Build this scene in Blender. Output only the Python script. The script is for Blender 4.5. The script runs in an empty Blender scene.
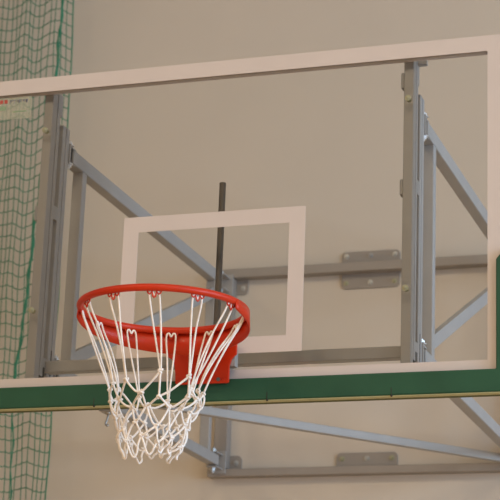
import bpy, bmesh, math, random
from mathutils import Vector, Matrix
random.seed(7)
sc = bpy.context.scene
COL = sc.collection
PI = math.pi

# ------------------------------------------------------------------ materials
def new_mat(name):
    m = bpy.data.materials.new(name); m.use_nodes = True
    nt = m.node_tree
    for n in list(nt.nodes): nt.nodes.remove(n)
    out = nt.nodes.new('ShaderNodeOutputMaterial')
    return m, nt, out

def pbr(name, col, rough=.5, metal=0., spec=.5, var=.05, scale=20., bump=.0, bscale=200., stretch=(1, 1, 1), coat=0.):
    m, nt, out = new_mat(name)
    b = nt.nodes.new('ShaderNodeBsdfPrincipled')
    b.inputs['Roughness'].default_value = rough
    b.inputs['Metallic'].default_value = metal
    b.inputs['Specular IOR Level'].default_value = spec
    b.inputs['Coat Weight'].default_value = coat
    tc = nt.nodes.new('ShaderNodeTexCoord')
    mp = nt.nodes.new('ShaderNodeMapping'); mp.inputs['Scale'].default_value = stretch
    nz = nt.nodes.new('ShaderNodeTexNoise'); nz.inputs['Scale'].default_value = scale
    nz.inputs['Detail'].default_value = 5
    rp = nt.nodes.new('ShaderNodeValToRGB')
    rp.color_ramp.elements[0].position = .3; rp.color_ramp.elements[1].position = .7
    rp.color_ramp.elements[0].color = tuple(c * (1 - var) for c in col) + (1,)
    rp.color_ramp.elements[1].color = tuple(min(1, c * (1 + var)) for c in col) + (1,)
    L = nt.links.new
    L(tc.outputs['Object'], mp.inputs[0]); L(mp.outputs[0], nz.inputs['Vector'])
    L(nz.outputs['Fac'], rp.inputs[0]); L(rp.outputs[0], b.inputs['Base Color'])
    if bump:
        n2 = nt.nodes.new('ShaderNodeTexNoise'); n2.inputs['Scale'].default_value = bscale
        bp = nt.nodes.new('ShaderNodeBump'); bp.inputs['Strength'].default_value = bump
        bp.inputs['Distance'].default_value = .002
        L(tc.outputs['Object'], n2.inputs['Vector']); L(n2.outputs['Fac'], bp.inputs['Height'])
        L(bp.outputs[0], b.inputs['Normal'])
    L(b.outputs[0], out.inputs[0])
    return m

def glass_mat():
    m, nt, out = new_mat('clear_glass')
    tr = nt.nodes.new('ShaderNodeBsdfTransparent'); tr.inputs[0].default_value = (.985, .985, .98, 1)
    gl = nt.nodes.new('ShaderNodeBsdfGlossy'); gl.inputs['Roughness'].default_value = .02
    fr = nt.nodes.new('ShaderNodeFresnel'); fr.inputs[0].default_value = 1.3
    mx = nt.nodes.new('ShaderNodeMixShader')
    L = nt.links.new
    L(fr.outputs[0], mx.inputs[0]); L(tr.outputs[0], mx.inputs[1]); L(gl.outputs[0], mx.inputs[2])
    L(mx.outputs[0], out.inputs[0])
    return m

def sticker_mat():
    m, nt, out = new_mat('sticker_film')
    tr = nt.nodes.new('ShaderNodeBsdfTransparent')
    df = nt.nodes.new('ShaderNodeBsdfDiffuse'); df.inputs[0].default_value = (.50, .52, .42, 1)
    mx = nt.nodes.new('ShaderNodeMixShader'); mx.inputs[0].default_value = .32
    L = nt.links.new
    L(tr.outputs[0], mx.inputs[1]); L(df.outputs[0], mx.inputs[2]); L(mx.outputs[0], out.inputs[0])
    return m

M = dict(
    wall=pbr('cream_plaster', (.570, .518, .460), .85, var=.022, scale=1.3, bump=.15, bscale=120),
    ceil=pbr('ceiling_paint', (.55, .50, .43), .9),
    room=pbr('hall_paint', (.55, .50, .43), .9),
    floor=pbr('varnished_wood_floor', (.66, .44, .23), .35, var=.18, scale=3, stretch=(.3, 6, 1)),
    white=pbr('white_line_paint', (.60, .548, .550), .5, var=.02, scale=8),
    steel=pbr('grey_painted_steel', (.320, .320, .328), .45, var=.04, scale=12, bump=.05),
    wsteel=pbr('brown_grey_steel', (.275, .250, .232), .5, var=.04, scale=12, bump=.05),  # darker, warmer tone than the main steel, for wall-mounted parts
    dark=pbr('dark_threaded_steel', (.150, .138, .128), .5, metal=.3),
    black=pbr('black_seams_and_gap_shade', (.02, .02, .02), .6),  # seam marks, and the painted-in shade of slots and hinge gaps
    zinc=pbr('zinc_plated_steel', (.40, .41, .42), .4, metal=.5),
    bright=pbr('bright_zinc_bolt', (.80, .82, .86), .3, metal=.5),
    brass=pbr('yellow_zinc_washer', (.33, .33, .23), .5, metal=.2),
    red=pbr('orange_red_rim_paint', (.54, .027, .003), .42, spec=.35, var=.06, scale=20, coat=.08),
    green=pbr('green_padding_vinyl', (.018, .082, .048), .6, var=.10, scale=6, bump=.12, bscale=90, spec=.3),
    foam=pbr('pale_yellow_foam', (.46, .46, .26), .7, var=.1),
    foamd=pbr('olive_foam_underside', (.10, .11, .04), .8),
    cord=pbr('white_net_cord', (.88, .83, .80), .8, var=.12, scale=45, bump=.4, bscale=500),
    netting=pbr('green_netting_twine', (.016, .185, .105), .7, var=.15, scale=30),
    glass=glass_mat(), film=sticker_mat(),
    inkr=pbr('red_sticker_ink', (.42, .06, .05), .6), inkb=pbr('blue_grey_sticker_ink', (.17, .18, .24), .6),
    inkg=pbr('green_sticker_ink', (.24, .34, .22), .6),
)

# ------------------------------------------------------------------ mesh helpers
def obj(name, bm, mat, parent=None, smooth=False, bevel=0., seg=2):
    me = bpy.data.meshes.new(name)
    bmesh.ops.recalc_face_normals(bm, faces=bm.faces[:])
    bm.to_mesh(me); bm.free()
    o = bpy.data.objects.new(name, me); COL.objects.link(o)
    me.materials.append(mat)
    if smooth:
        for p in me.polygons: p.use_smooth = True
    if bevel:
        b = o.modifiers.new('bevel', 'BEVEL'); b.width = bevel; b.segments = seg; b.limit_method = 'ANGLE'
        b.harden_normals = False
    if parent: o.parent = parent; o.matrix_parent_inverse = Matrix.Translation(-parent.location)
    return o

def empty(name, loc):
    o = bpy.data.objects.new(name, None); o.location = loc; o.empty_display_size = .1
    COL.objects.link(o); return o

def tag(o, label=None, cat=None, group=None, kind=None):
    if label: o['label'] = label
    if cat: o['category'] = cat
    if group: o['group'] = group
    if kind: o['kind'] = kind

def box(bm, x0, x1, y0, y1, z0, z1):
    v = [bm.verts.new((x, y, z)) for x in (x0, x1) for y in (y0, y1) for z in (z0, z1)]
    for f in ((0, 1, 3, 2), (4, 6, 7, 5), (0, 4, 5, 1), (2, 3, 7, 6), (0, 2, 6, 4), (1, 5, 7, 3)):
        bm.faces.new([v[i] for i in f])

def bx(*a):
    bm = bmesh.new(); box(bm, *a); return bm

def beam(bm, p, q, w, h, up=(0, 0, 1)):
    """rectangular tube from p to q, w across, h along 'up'"""
    p, q = Vector(p), Vector(q); d = (q - p).normalized()
    s = d.cross(Vector(up)).normalized(); u = s.cross(d).normalized()
    rings = []
    for c in (p, q):
        rings.append([bm.verts.new(c + s * a * w / 2 + u * b * h / 2) for a, b in ((-1, -1), (1, -1), (1, 1), (-1, 1))])
    for i in range(4):
        j = (i + 1) % 4
        bm.faces.new((rings[0][i], rings[0][j], rings[1][j], rings[1][i]))
    bm.faces.new(rings[0][::-1]); bm.faces.new(rings[1])

def tube(bm, pts, r, n=6, closed=False, caps=True):
    pts = [Vector(p) for p in pts]; N = len(pts)
    rr = r if isinstance(r, (list, tuple)) else [r] * N
    rings = []; u = None
    for i in range(N):
        if closed: t = pts[(i + 1) % N] - pts[i - 1]
        else: t = pts[min(i + 1, N - 1)] - pts[max(i - 1, 0)]
        if t.length < 1e-9: t = Vector((0, 0, 1))
        t.normalize()
        if u is None:
            u = t.orthogonal().normalized()
        else:
            u = (u - t * u.dot(t))
            u = u.normalized() if u.length > 1e-6 else t.orthogonal().normalized()
        w = t.cross(u)
        rings.append([bm.verts.new(pts[i] + (u * math.cos(2 * PI * k / n) + w * math.sin(2 * PI * k / n)) * rr[i]) for k in range(n)])
    m = N if closed else N - 1
    for i in range(m):
        a, b = rings[i], rings[(i + 1) % N]
        off = 0
        if closed and i == N - 1:
            off = min(range(n), key=lambda o: (a[0].co - b[o].co).length)
        for k in range(n):
            bm.faces.new((a[k], a[(k + 1) % n], b[(k + 1 + off) % n], b[(k + off) % n]))
    if not closed and caps:
        bm.faces.new(rings[0][::-1]); bm.faces.new(rings[-1])

def cyl(bm, p, q, r, n=16): tube(bm, [p, q], r, n)

def ball(bm, c, r, sx=1, sy=1, sz=1):
    mt = Matrix.Translation(c) @ Matrix.Diagonal((r * sx, r * sy, r * sz, 1))
    bmesh.ops.create_icosphere(bm, subdivisions=2, radius=1, matrix=mt)

def prism_xz(bm, outline, y0, y1):
    a = [bm.verts.new((x, y0, z)) for x, z in outline]
    b = [bm.verts.new((x, y1, z)) for x, z in outline]
    n = len(a)
    bm.faces.new(a); bm.faces.new(b[::-1])
    for i in range(n):
        j = (i + 1) % n
        bm.faces.new((a[i], b[i], b[j], a[j]))

def rrect(x0, x1, z0, z1, r, n=5, corners=(1, 1, 1, 1)):
    """rounded rectangle outline; corners order: low-left, low-right, up-right, up-left"""
    pts = []
    cs = [(x0, z0, PI), (x1, z0, 1.5 * PI), (x1, z1, 0), (x0, z1, .5 * PI)]
    cc = [(x0 + r, z0 + r), (x1 - r, z0 + r), (x1 - r, z1 - r), (x0 + r, z1 - r)]
    for k in range(4):
        if corners[k]:
            for i in range(n + 1):
                a = cs[k][2] + .5 * PI * i / n
                pts.append((cc[k][0] + r * math.cos(a), cc[k][1] + r * math.sin(a)))
        else: pts.append((cs[k][0], cs[k][1]))
    return pts

def frame_xz(bm, x0, x1, z0, z1, w, y0, y1):
    o = [(x0, z0), (x1, z0), (x1, z1), (x0, z1)]
    i = [(x0 + w, z0 + w), (x1 - w, z0 + w), (x1 - w, z1 - w), (x0 + w, z1 - w)]
    V = {}
    for nm, pts in (('o', o), ('i', i)):
        for yk, y in (('f', y0), ('b', y1)):
            V[nm + yk] = [bm.verts.new((x, y, z)) for x, z in pts]
    for k in range(4):
        j = (k + 1) % 4
        bm.faces.new((V['of'][k], V['of'][j], V['if'][j], V['if'][k]))
        bm.faces.new((V['ob'][k], V['ib'][k], V['ib'][j], V['ob'][j]))
        bm.faces.new((V['of'][k], V['ob'][k], V['ob'][j], V['of'][j]))
        bm.faces.new((V['if'][k], V['if'][j], V['ib'][j], V['ib'][k]))

def hexbolt(bm, c, axis, r, h):
    """hexagon head with washer and short thread end, along axis from c"""
    c = Vector(c); a = Vector(axis).normalized()
    tube(bm, [c, c + a * .0015], r * 1.45, 16)
    tube(bm, [c + a * .0015, c + a * h], r, 6)
    tube(bm, [c + a * h, c + a * h * 1.5], r * .45, 10)

# ------------------------------------------------------------------ the hall
YW = 1.85
X0, X1, YF, ZC = -9., 9., -12., 7.4
def struct(name, bm, mat):
    o = obj(name, bm, mat); o['kind'] = 'structure'; return o
struct('floor', bx(X0, X1, YF, YW, -.2, 0), M['floor'])
struct('ceiling', bx(X0, X1, YF, YW, ZC, ZC + .2), M['ceil'])
struct('wall_back', bx(X0 - .2, X1 + .2, YW, YW + .2, -.2, ZC + .2), M['wall'])
struct('wall_front', bx(X0 - .2, X1 + .2, YF - .2, YF, -.2, ZC + .2), M['room'])
struct('wall_left', bx(X0 - .2, X0, YF, YW, -.2, ZC + .2), M['room'])
# right wall with a band of high windows
WZ0, WZ1 = .9, 5.2
bm = bmesh.new()
box(bm, X1, X1 + .2, YF, YW, -.2, WZ0); box(bm, X1, X1 + .2, YF, YW, WZ1, ZC + .2)
wy = [(-11.2, -8.6), (-7.8, -5.2), (-4.4, -1.8), (-1.2, 1.0)]
prev = YF
for a, b in wy:
    box(bm, X1, X1 + .2, prev, a, WZ0, WZ1); prev = b
box(bm, X1, X1 + .2, prev, YW, WZ0, WZ1)
struct('wall_right', bm, M['room'])
for i, (a, b) in enumerate(wy):
    bm = bmesh.new()
    for y in (a, (a + b) / 2 - .02, b - .04): box(bm, X1 + .06, X1 + .12, y, y + .04, WZ0, WZ1)
    for z in (WZ0, (WZ0 + WZ1) / 2, WZ1 - .04): box(bm, X1 + .06, X1 + .12, a, b, z, z + .04)
    struct('window_%d' % (i + 1), bm, M['room'])

# ------------------------------------------------------------------ backboard
bb = empty('basketball_backboard', (0, 0, 2.9))
tag(bb, 'clear glass basketball backboard with white border lines and green padded lower edge', 'backboard')
obj('glass_pane', bx(-.895, .895, 0, .012, 2.905, 3.945), M['glass'], bb)
bm = bmesh.new(); frame_xz(bm, -.9, .9, 2.9, 3.95, .05, -.0016, -.0004)
obj('border_line', bm, M['white'], bb)
bm = bmesh.new(); frame_xz(bm, -.295, .295, 3.0, 3.45, .05, -.0016, -.0004)
obj('target_square', bm, M['white'], bb)
bm = bmesh.new(); frame_xz(bm, -.899, .899, 2.901, 3.949, .047, .0125, .036)
obj('edge_frame', bm, M['white'], bb, bevel=.002)
# green padding: U shape round the lower edge, with slanted tops at the sides
out = [(-.935, 2.852), (.935, 2.852), (.935, 3.275), (.905, 3.275), (.8785, 3.242), (.8785, 2.9185), (-.8785, 2.9185), (-.8785, 3.242), (-.905, 3.275), (-.935, 3.275)]
def pad_shape(y0, y1):
    bm = bmesh.new()
    a = [bm.verts.new((x, y0, z)) for x, z in out]; b = [bm.verts.new((x, y1, z)) for x, z in out]
    n = len(out)
    for V in (a, b):
        for q in ((0, 1, 5, 6), (1, 2, 3, 4, 5), (0, 6, 7, 8, 9)): bm.faces.new([V[i] for i in q])
    for i in range(n):
        j = (i + 1) % n
        bm.faces.new((a[i], a[j], b[j], b[i]))
    return bm
pad = obj('edge_padding', pad_shape(-.024, -.002), M['green'], bb, bevel=.004, seg=3)
bk = bmesh.new()
box(bk, -.935, .935, -.002, .045, 2.853, 2.898)
for s in (-1, 1):
    box(bk, min(s * .902, s * .935), max(s * .902, s * .935), -.002, .045, 2.898, 3.275)
obj('padding_back', bk, M['foamd'], bb)
obj('foam_edge', bx(-.93, .93, -.019, .006, 2.8495, 2.8535), M['foam'], pad)
for x in (.20, .575, -.35, -.75):
    sm = bmesh.new()
    box(sm, x - .001, x + .001, -.0248, -.022, 2.852, 2.874)
    ball(sm, (x, -.021, 2.8505), .0035)
    obj('seam_mark', sm, M['black'], pad)

# maker's sticker in the upper corner
st = obj('maker_sticker', bx(-.80, -.645, -.0008, -.0003, 3.815, 3.891), M['film'], bb)
st['label'] = 'small pale sticker with red and blue grey print'
bm = bmesh.new()
for x in (-.795, -.775, -.758, -.742):
    box(bm, x, x + .011, -.0014, -.0009, 3.871, 3.884)
obj('red_print', bm, M['inkr'], st)
bm = bmesh.new()
rng = random.Random(3)
x = -.722
while x < -.66:
    w = rng.choice((.003, .0045, .006)); z = 3.869 + rng.choice((0, .003))
    box(bm, x, x + .0018, -.0014, -.0009, z, 3.881)
    box(bm, x, x + w, -.0014, -.0009, rng.choice((3.8705, 3.875, 3.879)), 3.8815)
    x += w + .003
obj('blue_grey_print', bm, M['inkb'], st)
bm = bmesh.new()
box(bm, -.80, -.735, -.0014, -.0009, 3.848, 3.862); box(bm, -.71, -.66, -.0014, -.0009, 3.838, 3.842)
obj('green_print', bm, M['inkg'], st)
# bolts that clamp the glass to the uprights
for x, z in ((.606, 3.176), (.607, 3.771), (-.590, 3.768), (-.592, 3.169)):
    bm = bmesh.new()
    cyl(bm, (x, -.0025, z), (x, -.0002, z), .0095, 20); hexbolt(bm, (x, -.0025, z), (0, -1, 0), .0045, .0035)
    cyl(bm, (x, .0122, z), (x, .0165, z), .008, 12)
    obj('clamp_bolt', bm, M['brass'], bb)
# little hook below the board
hk = bmesh.new()
hx, hy = -.338, .062
cyl(hk, (hx, hy, 2.853), (hx, hy, 2.842), .009, 12)
tube(hk, [(hx, hy, 2.844), (hx, hy, 2.836), (hx - .002, hy, 2.826), (hx - .006, hy, 2.816), (hx - .006, hy, 2.809), (hx - .001, hy, 2.806), (hx + .003, hy, 2.811)], .0032, 8)
obj('hook', hk, M['zinc'], bb, smooth=True)
bm = bmesh.new(); box(bm, hx - .02, hx + .02, .036, .08, 2.848, 2.853)
obj('hook_plate', bm, M['steel'], bb)

# ------------------------------------------------------------------ rim
RC = Vector((0, -.375, 3.040)); RR = .2345; RT = .0102
rim = empty('basketball_hoop', (0, -.03, 2.9))
tag(rim, 'orange red steel basketball rim bolted to the front of the glass backboard', 'basketball hoop')
bm = bmesh.new()
tube(bm, [RC + Vector((RR * math.sin(a), RR * math.cos(a), 0)) for a in [2 * PI * i / 96 for i in range(96)]], RT, 16, closed=True)
obj('ring', bm, M['red'], rim, smooth=True)
# skirt-like bracket that wraps round the rear half under the ring
bm = bmesh.new()
def sk_depth(a):      # how far the skirt reaches down, a from the rear in degrees
    k = max(0, 1 - abs(a) / 108.)
    return .008 + .061 * k ** .5
top, bot, topi, boti = [], [], [], []
NS = 56
for i in range(NS + 1):
    a = -104 + 208 * i / NS; ar = math.radians(a)
    d = Vector((math.sin(ar), math.cos(ar), 0)); zt = RC.z + .002
    for lst, r, z in ((top, .2445, zt), (bot, .2465, zt - sk_depth(a) - .006), (topi, .2405, zt), (boti, .2425, zt - sk_depth(a) - .006)):
        p = Vector((RC.x, RC.y, 0)) + d * r; lst.append(bm.verts.new((p.x, p.y, z)))
for i in range(NS):
    bm.faces.new((top[i], top[i + 1], bot[i + 1], bot[i])); bm.faces.new((topi[i], boti[i], boti[i + 1], topi[i + 1]))
    bm.faces.new((top[i], topi[i], topi[i + 1], top[i + 1])); bm.faces.new((bot[i], bot[i + 1], boti[i + 1], boti[i]))
for i in (0, NS): bm.faces.new((top[i], bot[i], boti[i], topi[i]))
obj('wrap_bracket', bm, M['red'], rim, smooth=True)
# mounting plate with side cheeks and shelf
bm = bmesh.new()
prism_xz(bm, [(-.080, 2.903), (.080, 2.903), (.084, 2.907), (.084, 2.955), (.090, 2.975), (.105, 2.99), (.105, 3.036), (-.118, 3.036), (-.118, 2.992), (-.100, 2.982), (-.090, 2.965), (-.086, 2.94), (-.084, 2.907)], -.040, -.030)
obj('mounting_plate', bm, M['red'], rim, bevel=.0015)
bm = bmesh.new()
a = [(-.0785, -.030), (.0785, -.030), (.105, -.155), (.06, -.138), (0, -.131), (-.06, -.138), (-.105, -.155)]
t = [bm.verts.new((x, y, 3.040)) for x, y in a]; b = [bm.verts.new((x, y, 3.034)) for x, y in a]
bm.faces.new(t); bm.faces.new(b[::-1])
for i in range(len(a)):
    j = (i + 1) % len(a); bm.faces.new((t[i], b[i], b[j], t[j]))
obj('shelf_plate', bm, M['red'], rim)
for s in (-1, 1):
    for xx, zz in ((.068, 2.914), (.052, 2.914), (.066, 3.02)):
        bm = bmesh.new(); hexbolt(bm, (s * xx, -.040, zz), (0, -1, 0), .0042, .003)
        obj('plate_bolt', bm, M['dark'] if xx == .052 else M['red'], rim)
obj('spacer_block', bx(-.098, .098, -.030, -.0016, 2.955, 2.999), M['steel'], rim)
# twelve wire hooks under the ring: small double loops
hook_angles = [15 + 30 * k for k in range(12)]
def ringpt(adeg, r, z):
    a = math.radians(adeg); return Vector((RC.x + r * math.sin(a), RC.y + r * math.cos(a), z))
for ad in hook_angles:
    a = math.radians(ad); tan = Vector((math.cos(a), -math.sin(a), 0)); c = ringpt(ad, RR - .004, RC.z - .008)
    prof = [(-.020, 0), (-.0185, -.007), (-.013, -.0105), (-.0085, -.006), (-.007, .001), (-.0055, -.008), (-.004, -.017), (0, -.0205), (.004, -.017), (.0055, -.008), (.007, .001), (.0085, -.006), (.013, -.0105), (.0185, -.007), (.020, 0)]
    bm = bmesh.new(); tube(bm, [c + tan * x * .95 + Vector((0, 0, z * .95)) for x, z in prof], .0022, 8)
    obj('net_hook', bm, M['red'], rim, smooth=True)

# ------------------------------------------------------------------ rim net
net = empty('basketball_net', (0, -.375, 3.02))
tag(net, 'white cord basketball net hanging from the orange red rim', 'basketball net')
rng = random.Random(11)
CR = .0031
#       z      radius  centre x  centre y
LV = [(2.814, .150, .006, -.378), (2.773, .124, .000, -.380), (2.733, .105, -.010, -.380), (2.694, .093, -.016, -.380), (2.658, .085, -.018, -.380)]
def cr(pts, n=7):
    pts = [Vector(p) for p in pts]; P = [pts[0] * 2 - pts[1]] + pts + [pts[-1] * 2 - pts[-2]]; o = []
    for i in range(1, len(P) - 2):
        for k in range(n):
            t = k / n; p0, p1, p2, p3 = P[i - 1:i + 3]
            o.append(.5 * ((2 * p1) + (p2 - p0) * t + (2 * p0 - 5 * p1 + 4 * p2 - p3) * t * t + (3 * p1 - p0 - 3 * p2 + p3) * t ** 3))
    o.append(pts[-1]); return o
nodes = []
for l, (z, r, cx, cy) in enumerate(LV):
    row = []
    for k in range(12):
        ad = 15 + 30 * k + (15 if l % 2 else 0) + rng.uniform(-6, 6) + 2 * l
        rr_ = r * (1 + rng.uniform(-.10, .10)); zz = z + rng.uniform(-.012, .012)
        a = math.radians(ad)
        row.append(Vector((cx + rr_ * math.sin(a), cy + rr_ * math.cos(a), zz)))
    nodes.append(row)
# the cords at the right are drawn together towards the middle
nodes[0][1] += Vector((-.030, -.012, .008)); nodes[0][2] += Vector((-.034, .0, -.014)); nodes[0][3] += Vector((-.030, .012, -.006))
for k, ad in enumerate(hook_angles):
    a = math.radians(ad); tan = Vector((math.cos(a), -math.sin(a), 0))
    c = ringpt(ad, RR - .006, RC.z - .016); n0 = nodes[0][k]
    h = (c - n0)
    inw = Vector((-math.sin(a), -math.cos(a), 0))
    s1, s2 = rng.uniform(.6, 1.15), rng.uniform(.6, 1.15)
    b1, b2 = rng.uniform(-.006, .01), rng.uniform(-.006, .01)
    pts = [n0 - tan * .001, n0 + h * .28 - tan * .006 * s1 + inw * b1, n0 + h * .62 - tan * .011 * s1 + inw * b1, n0 + h * .90 - tan * .0135,
           c - tan * .0125 + Vector((0, 0, .002)), c - tan * .006 + Vector((0, 0, .0055)), c - tan * .0 + Vector((0, 0, -.004)), c + tan * .006 + Vector((0, 0, .0055)), c + tan * .0125 + Vector((0, 0, .002)),
           n0 + h * .90 + tan * .0135, n0 + h * .60 + tan * .012 * s2 + inw * b2, n0 + h * .26 + tan * .006 * s2 + inw * b2, n0 + tan * .001]
    bm = bmesh.new(); tube(bm, cr(pts, 5), CR * .88, 7)
    obj('hanging_loop', bm, M['cord'], net, smooth=True)
bm = bmesh.new()
def strand(p, q, sag=.006, out_=.004):
    mid = (p + q) / 2
    ctr = Vector((-.005, -.38, mid.z)); o = (mid - ctr); o.z = 0; o.normalize()
    j = Vector((rng.uniform(-1, 1), rng.uniform(-1, 1), rng.uniform(-1, 1))) * .004
    tube(bm, cr([p, p.lerp(q, .3) + o * out_ + j + Vector((0, 0, -sag * .6)), p.lerp(q, .7) + o * out_ + j + Vector((0, 0, -sag)), q], 5), CR, 7)
for l in range(4):
    for k in range(12):
        if l % 2 == 0: ks = (k, (k - 1) % 12)
        else: ks = (k, (k + 1) % 12)
        for kk in ks: strand(nodes[l][k], nodes[l + 1][kk], rng.uniform(.0, .010))
obj('diamond_mesh', bm, M['cord'], net, smooth=True)
# end loops at the bottom
for k in range(12):
    p, q = nodes[4][k], nodes[4][(k + 1) % 12]
    mid = (p + q) / 2; zb = 2.617 + rng.uniform(-.008, .018)
    if k in (5, 6): zb = 2.604
    ctr = Vector((-.02, -.38, mid.z)); o = (mid - ctr).normalized()
    t = (q - p) * .5
    lo = mid + o * rng.uniform(-.022, .004); lo.z = zb
    pts = [p, p.lerp(lo, .45) - t * .08 + o * .004, lo - t * .38 + Vector((0, 0, .010)), lo, lo + t * .38 + Vector((0, 0, .010)), q.lerp(lo, .45) + t * .08 + o * .004, q]
    bm = bmesh.new(); tube(bm, cr(pts, 5), CR, 7)
    obj('end_loop', bm, M['cord'], net, smooth=True)
for l in range(5):
    for k in range(12):
        bm = bmesh.new(); c = nodes[l][k]
        d = Vector((rng.uniform(-1, 1), rng.uniform(-1, 1), rng.uniform(.2, 1))).normalized()
        u = d.orthogonal().normalized(); w = d.cross(u)
        R = .0048
        pts = [c + (u * math.cos(t) + w * math.sin(t)) * R * (1 + .25 * math.sin(3 * t)) + d * .0042 * math.sin(2 * t + .6) for t in [2 * PI * i / 18 for i in range(18)]]
        tube(bm, pts, CR * .95, 6, closed=True)
        obj('knot', bm, M['cord'], net, smooth=True)

# ------------------------------------------------------------------ steel carrier frame between wall and board
fr = empty('backboard_support_frame', (0, YW, 2.9))
tag(fr, 'grey steel tube support frame holding the backboard out from the cream wall', 'support frame')
S = M['steel']
def part(name, bm, mat=None, bevel=.003): return obj(name, bm, mat or S, fr, bevel=bevel)
for s in (-1, 1):
    x = s * .600
    # upright behind the glass: ribbed profile
    bm = bmesh.new()
    box(bm, x - .0155, x + .0150, .0375, .072, 2.915, 3.93)
    box(bm, x - .0125, x + .0115, .072, .078, 2.915, 3.93)
    box(bm, x - .0155, x + .0150, .078, .099, 2.915, 3.93)
    up = part('board_upright', bm, bevel=.0022)
    # second upright that slides behind it
    bm = bmesh.new()
    box(bm, x - .015, x + .015, .127, .151, 2.985, 3.832)
    box(bm, x - .012, x + .011, .151, .156, 2.985, 3.832)
    box(bm, x - .015, x + .015, .156, .180, 2.985, 3.832)
    part('sliding_upright', bm, bevel=.0022)
    part('top_bracket', bx(x - .013, x + .0145, .098, .114, 3.852, 3.925), bevel=.001)
    for z0, z1 in ((3.50, 3.545), (3.01, 3.04)):
        part('guide_block', bx(x - .013, x + .0145, .098, .128, z0, z1), bevel=.001)
    for z in (2.952,):  # black boxes paint in the shade inside open ends and slots
        obj('slot_shade', bx(x - .013, x + .0135, .100, .112, z - .022, z + .075), M['black'], fr)
        obj('slot_shade', bx(x + .0140, x + .0158, .074, .097, z - .030, z + .026), M['black'], fr)
        obj('slot_shade', bx(x + .0135, x + .0153, .151, .156, 2.99, 3.075), M['black'], fr)
    # small clamps on the side of the upright
    for z in ((3.846, 3.503) if s > 0 else (3.503,)):
        bm = bmesh.new(); box(bm, x - .026, x - .0155, .040, .066, z - .026, z + .026)
        part('side_clip', bm, bevel=.004)
    if s > 0: part('stop_block', bx(x + .0150, x + .043, .088, .104, 3.912, 3.930), bevel=.002)
    # side frame: front tube, upper arm, lower arm, diagonal, rear tube
    part('front_tube', bx(x - .019, x + .019, .296, .330, 3.04, 3.727))
    bm = bmesh.new(); beam(bm, (x, .212, 3.750), (x, 1.705, 3.750), .040, .048); part('upper_arm', bm)
    bm = bmesh.new(); beam(bm, (x, .212, 3.021), (x, 1.755, 3.021), .040, .042); part('lower_arm', bm)
    bm = bmesh.new()
    prof = [(.331, 3.066), (.331, 3.113), (1.632, 3.697), (1.632, 3.650)]
    a = [bm.verts.new((x - .010, y, z)) for y, z in prof]; b = [bm.verts.new((x + .012, y, z)) for y, z in prof]
    bm.faces.new(a); bm.faces.new(b[::-1])
    for i in range(4):
        j = (i + 1) % 4; bm.faces.new((a[i], b[i], b[j], a[j]))
    part('diagonal_tube', bm)
    part('rear_tube', bx(x - .022, x + .018, 1.633, 1.662, 3.04, 3.727))
    # hinges at the board end
    for z in (3.752, 3.024):
        bm = bmesh.new()
        box(bm, x - .020, x + .020, .180, .187, z - .034, z + .034)
        for dz in (-.029, .025): box(bm, x - .016, x + .016, .186, .238, z + dz, z + dz + .005)
        part('board_hinge', bm, bevel=.001)
        obj('hinge_gap_shade', bx(x - .012, x + .0125, .187, .213, z - .024, z + .024), M['black'], fr)  # solid black fill standing in for shade between the hinge plates
        for dz, sg in ((.030, 1), (-.030, -1)):
            bm = bmesh.new(); hexbolt(bm, (x + .009, .199, z + dz * 1.05), (0, 0, sg), .0100, .011)
            obj('hinge_bolt', bm, M['bright'], fr)
    # post on the wall with hinges for the arms
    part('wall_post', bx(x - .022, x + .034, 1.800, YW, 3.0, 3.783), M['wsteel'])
    for z in (3.750, 3.021):
        bm = bmesh.new()
        for dz in (-.031, .026): box(bm, x - .020, x + .022, 1.72, 1.80, z + dz, z + dz + .005)
        box(bm, x - .026, x + .034, 1.793, 1.800, z - .045, z + .045)
        part('wall_hinge', bm, bevel=.001)
        for dz, sg in ((.031, 1), (-.031, -1)):
            bm = bmesh.new(); hexbolt(bm, (x, 1.742, z + dz), (0, 0, sg), .011, .013)
            obj('hinge_bolt', bm, M['zinc'], fr)
# cross bar between the sliding uprights and the height spindle
part('cross_bar', bx(-.597, .597, .113, .150, 2.995, 3.032))
bm = bmesh.new(); tube(bm, [(-.026, .141, 2.975), (-.026, .141, 3.594)], .0100, 16)
for i in range(150):
    z = 3.035 + i * .00372
    tube(bm, [(-.026 + .0102 * math.cos(t), .141 + .0102 * math.sin(t), z + .00372 * t / (2 * PI)) for t in [2 * PI * k / 12 for k in range(13)]], .0007, 4)
obj('height_spindle', bm, M['dark'], fr)
part('spindle_nut', bx(-.045, -.007, .118, .164, 3.032, 3.062), bevel=.002)
# horizontal brace from the left front corner to the right wall end
bm = bmesh.new(); beam(bm, (-.585, .428, 3.002), (.585, 1.792, 3.002), .030, .030); part('plan_brace', bm)
# wall rails
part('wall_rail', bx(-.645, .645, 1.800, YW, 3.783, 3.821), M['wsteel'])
part('wall_rail', bx(-.645, .645, 1.800, YW, 2.965, 2.996), M['wsteel'])
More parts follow.
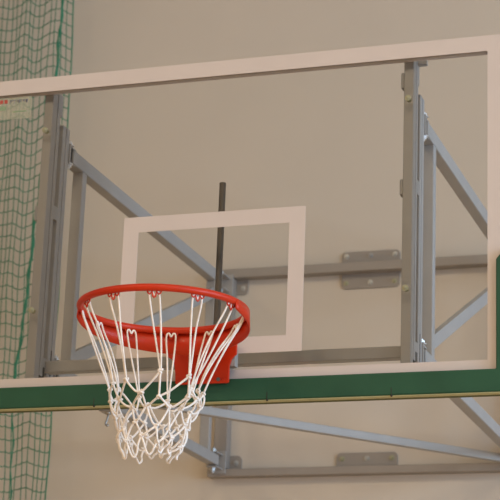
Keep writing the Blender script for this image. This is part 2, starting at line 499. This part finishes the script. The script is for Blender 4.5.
# fixing plates with bolts
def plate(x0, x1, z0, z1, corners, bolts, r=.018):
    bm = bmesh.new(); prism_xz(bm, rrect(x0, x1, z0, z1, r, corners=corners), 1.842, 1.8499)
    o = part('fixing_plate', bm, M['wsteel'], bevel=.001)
    for x, z, mt in bolts:
        bm = bmesh.new(); hexbolt(bm, (x, 1.842, z), (0, -1, 0), .0075, .006)
        obj('plate_bolt', bm, mt, o)
Z_, B_ = M['zinc'], M['brass']
plate(-.120, .120, 3.722, 3.876, (1, 1, 1, 1), [(-.1, 3.857, Z_), (0, 3.857, S), (.1, 3.857, Z_), (-.1, 3.745, B_), (0, 3.745, Z_), (.1, 3.745, B_)])
plate(-.124, .122, 2.990, 3.055, (0, 0, 1, 1), [(-.1, 3.032, B_), (0, 3.032, Z_), (.1, 3.032, B_)])
plate(-.566, -.516, 3.722, 3.790, (0, 1, 0, 0), [(-.537, 3.748, Z_)])
plate(-.566, -.516, 2.990, 3.055, (0, 0, 1, 0), [(-.538, 3.026, Z_)])
plate(.566, .645, 3.722, 3.790, (0, 1, 0, 0), [(.625, 3.748, Z_)])
plate(.566, .645, 2.990, 3.055, (0, 0, 1, 0), [(.625, 3.026, Z_)])

# ------------------------------------------------------------------ green protective netting on the left
YN = 1.66
# columns: position across at the front plane, seen order from the right edge to the left, folded in depth
px = [73, 67, 61, 54.5, 48, 41, 35, 29.5, 24, 18.5, 13, 8, 2.5]
cols = []
rng = random.Random(5)
ph = .3
for i in range(34):
    p = px[i] if i < len(px) else px[-1] - 5.6 * (i - len(px) + 1)
    ph += 2 * PI / 5.6 * rng.uniform(.7, 1.3)
    y = YN + .016 * math.sin(ph)
    x = -1.305 - (73 - p) / 243. - .47 * (y - YN)
    cols.append((x, y, rng.uniform(0, 6.28), rng.uniform(0, 6.28)))
def netpt(i, z):
    x, y, a, b = cols[i]
    return Vector((x + .018 * (5.05 - z) + .006 * math.sin(z * 2.3 + i * .35) * min(1, i / 3) + .003 * math.sin(z * 11 + b), y + .012 * math.sin(z * 1.7 + i * .4) + .004 * math.sin(z * 9 + a), z + .010 * math.sin(i * .9 + z * 1.1) + .005 * math.sin(a)))
bm = bmesh.new()
H = .0535; rows = [.12 + H * k for k in range(int((ZC - .3) / H))]
rowsz = [z + rng.uniform(-.004, .004) for z in rows]
for i in range(len(cols)):
    tube(bm, [netpt(i, z) for z in rowsz], .0032 if i == 0 else .0020, 5)
for z in rowsz:
    pts = []
    for i in range(len(cols)):
        p = netpt(i, z)
        if pts:
            q = pts[-1]; m = (p + q) / 2; L = (p - q).length; m.z -= .14 * max(0, .045 - L) + .002; pts.append(m)
        pts.append(p)
    tube(bm, pts, .0022, 5)
gn = empty('protective_netting', (-1.6, YN, 0))
tag(gn, 'green knotted ball netting hanging in folds before the wall, left of the backboard', 'safety net')
obj('net_mesh', bm, M['netting'], gn)
# gathered selvedge cord that runs slanting through the folds
keys = [(6.9, -1.310), (5.6, -1.316), (5.015, -1.327), (4.668, -1.336), (4.20, -1.371), (3.937, -1.386), (3.637, -1.400), (3.352, -1.421), (3.137, -1.414), (2.873, -1.402), (1.5, -1.44), (.2, -1.45)]
pts = []; rr = []
n = 0
for (za, xa), (zb, xb) in zip(keys, keys[1:]):
    m = max(2, int((za - zb) / .018))
    for k in range(m):
        t = k / m; z = za + (zb - za) * t
        pts.append((xa + (xb - xa) * t + .0035 * math.sin(z * 31), YN - .055 + .004 * math.sin(z * 23), z))
        rr.append((.0052 if z > 3.3 else .0034) * (1 + .35 * math.sin(n * 1.7))); n += 1
bm = bmesh.new(); tube(bm, pts, rr, 7)
tube(bm, [(p[0] + .008 * math.sin(i * .45) + .004, p[1] - .004, p[2]) for i, p in enumerate(pts) if p[2] > 3.3], .0020, 5)
obj('gathering_cord', bm, M['netting'], gn, smooth=True)
bm = bmesh.new(); tube(bm, [(-1.28, YN, ZC - .24), (-3.2, YN, ZC - .24)], .012, 8)
for x in (-1.4, -2.2, -3.0): tube(bm, [(x, YN, ZC - .24), (x, YN, ZC)], .008, 8)
obj('top_rail', bm, S, gn)

# ------------------------------------------------------------------ light
def area(name, loc, target, sx, sy, power, col):
    l = bpy.data.lights.new(name, 'AREA'); l.shape = 'RECTANGLE'; l.size = sx; l.size_y = sy; l.energy = power; l.color = col
    o = bpy.data.objects.new(name, l); COL.objects.link(o); o.location = loc
    o.rotation_euler = (Vector(target) - Vector(loc)).to_track_quat('-Z', 'Y').to_euler()
    return o
for i, (a, b) in enumerate(wy):
    area('window_daylight', (X1 + .15, (a + b) / 2, (WZ0 + WZ1) / 2), (0, (a + b) / 2, (WZ0 + WZ1) / 2 - 1.2), b - a, WZ1 - WZ0, (100, 150, 330, 250)[i], (.54, .76, 1.))
for x in (-5.5, -1.8, 1.8, 5.5):
    for y in (-7.4, -5.4):
        area('ceiling_lamp', (x, y, ZC - .06), (x, y, 0), 1.2, .35, 70, (1., .80, .54))
w = bpy.data.worlds.new('World'); sc.world = w; w.use_nodes = True
bg = w.node_tree.nodes['Background']; bg.inputs[0].default_value = (.75, .86, 1, 1); bg.inputs[1].default_value = .6

# ------------------------------------------------------------------ camera
cam = bpy.data.cameras.new('camera'); co = bpy.data.objects.new('camera', cam); COL.objects.link(co)
yaw, pit, rol = -.3325, .2938, .0382
f = Vector((math.sin(yaw) * math.cos(pit), math.cos(yaw) * math.cos(pit), math.sin(pit)))
r = Vector((math.cos(yaw), -math.sin(yaw), 0)); u = r.cross(f)
r2 = r * math.cos(rol) + u * math.sin(rol); u2 = -r * math.sin(rol) + u * math.cos(rol)
mw = Matrix((r2, u2, -f)).transposed().to_4x4(); mw.translation = (1.8940, -5.1315, 1.6788)
co.matrix_world = mw
cam.sensor_width = 36; cam.lens = 1874.1 / 500 * 36; cam.clip_start = .1; cam.clip_end = 60
cam.dof.use_dof = True; cam.dof.focus_distance = 5.35; cam.dof.aperture_fstop = 7.0
sc.camera = co
vs = sc.view_settings
vs.view_transform = 'Standard'; vs.look = 'None'; vs.gamma = 1; vs.use_curve_mapping = False
vs.exposure = 0.09
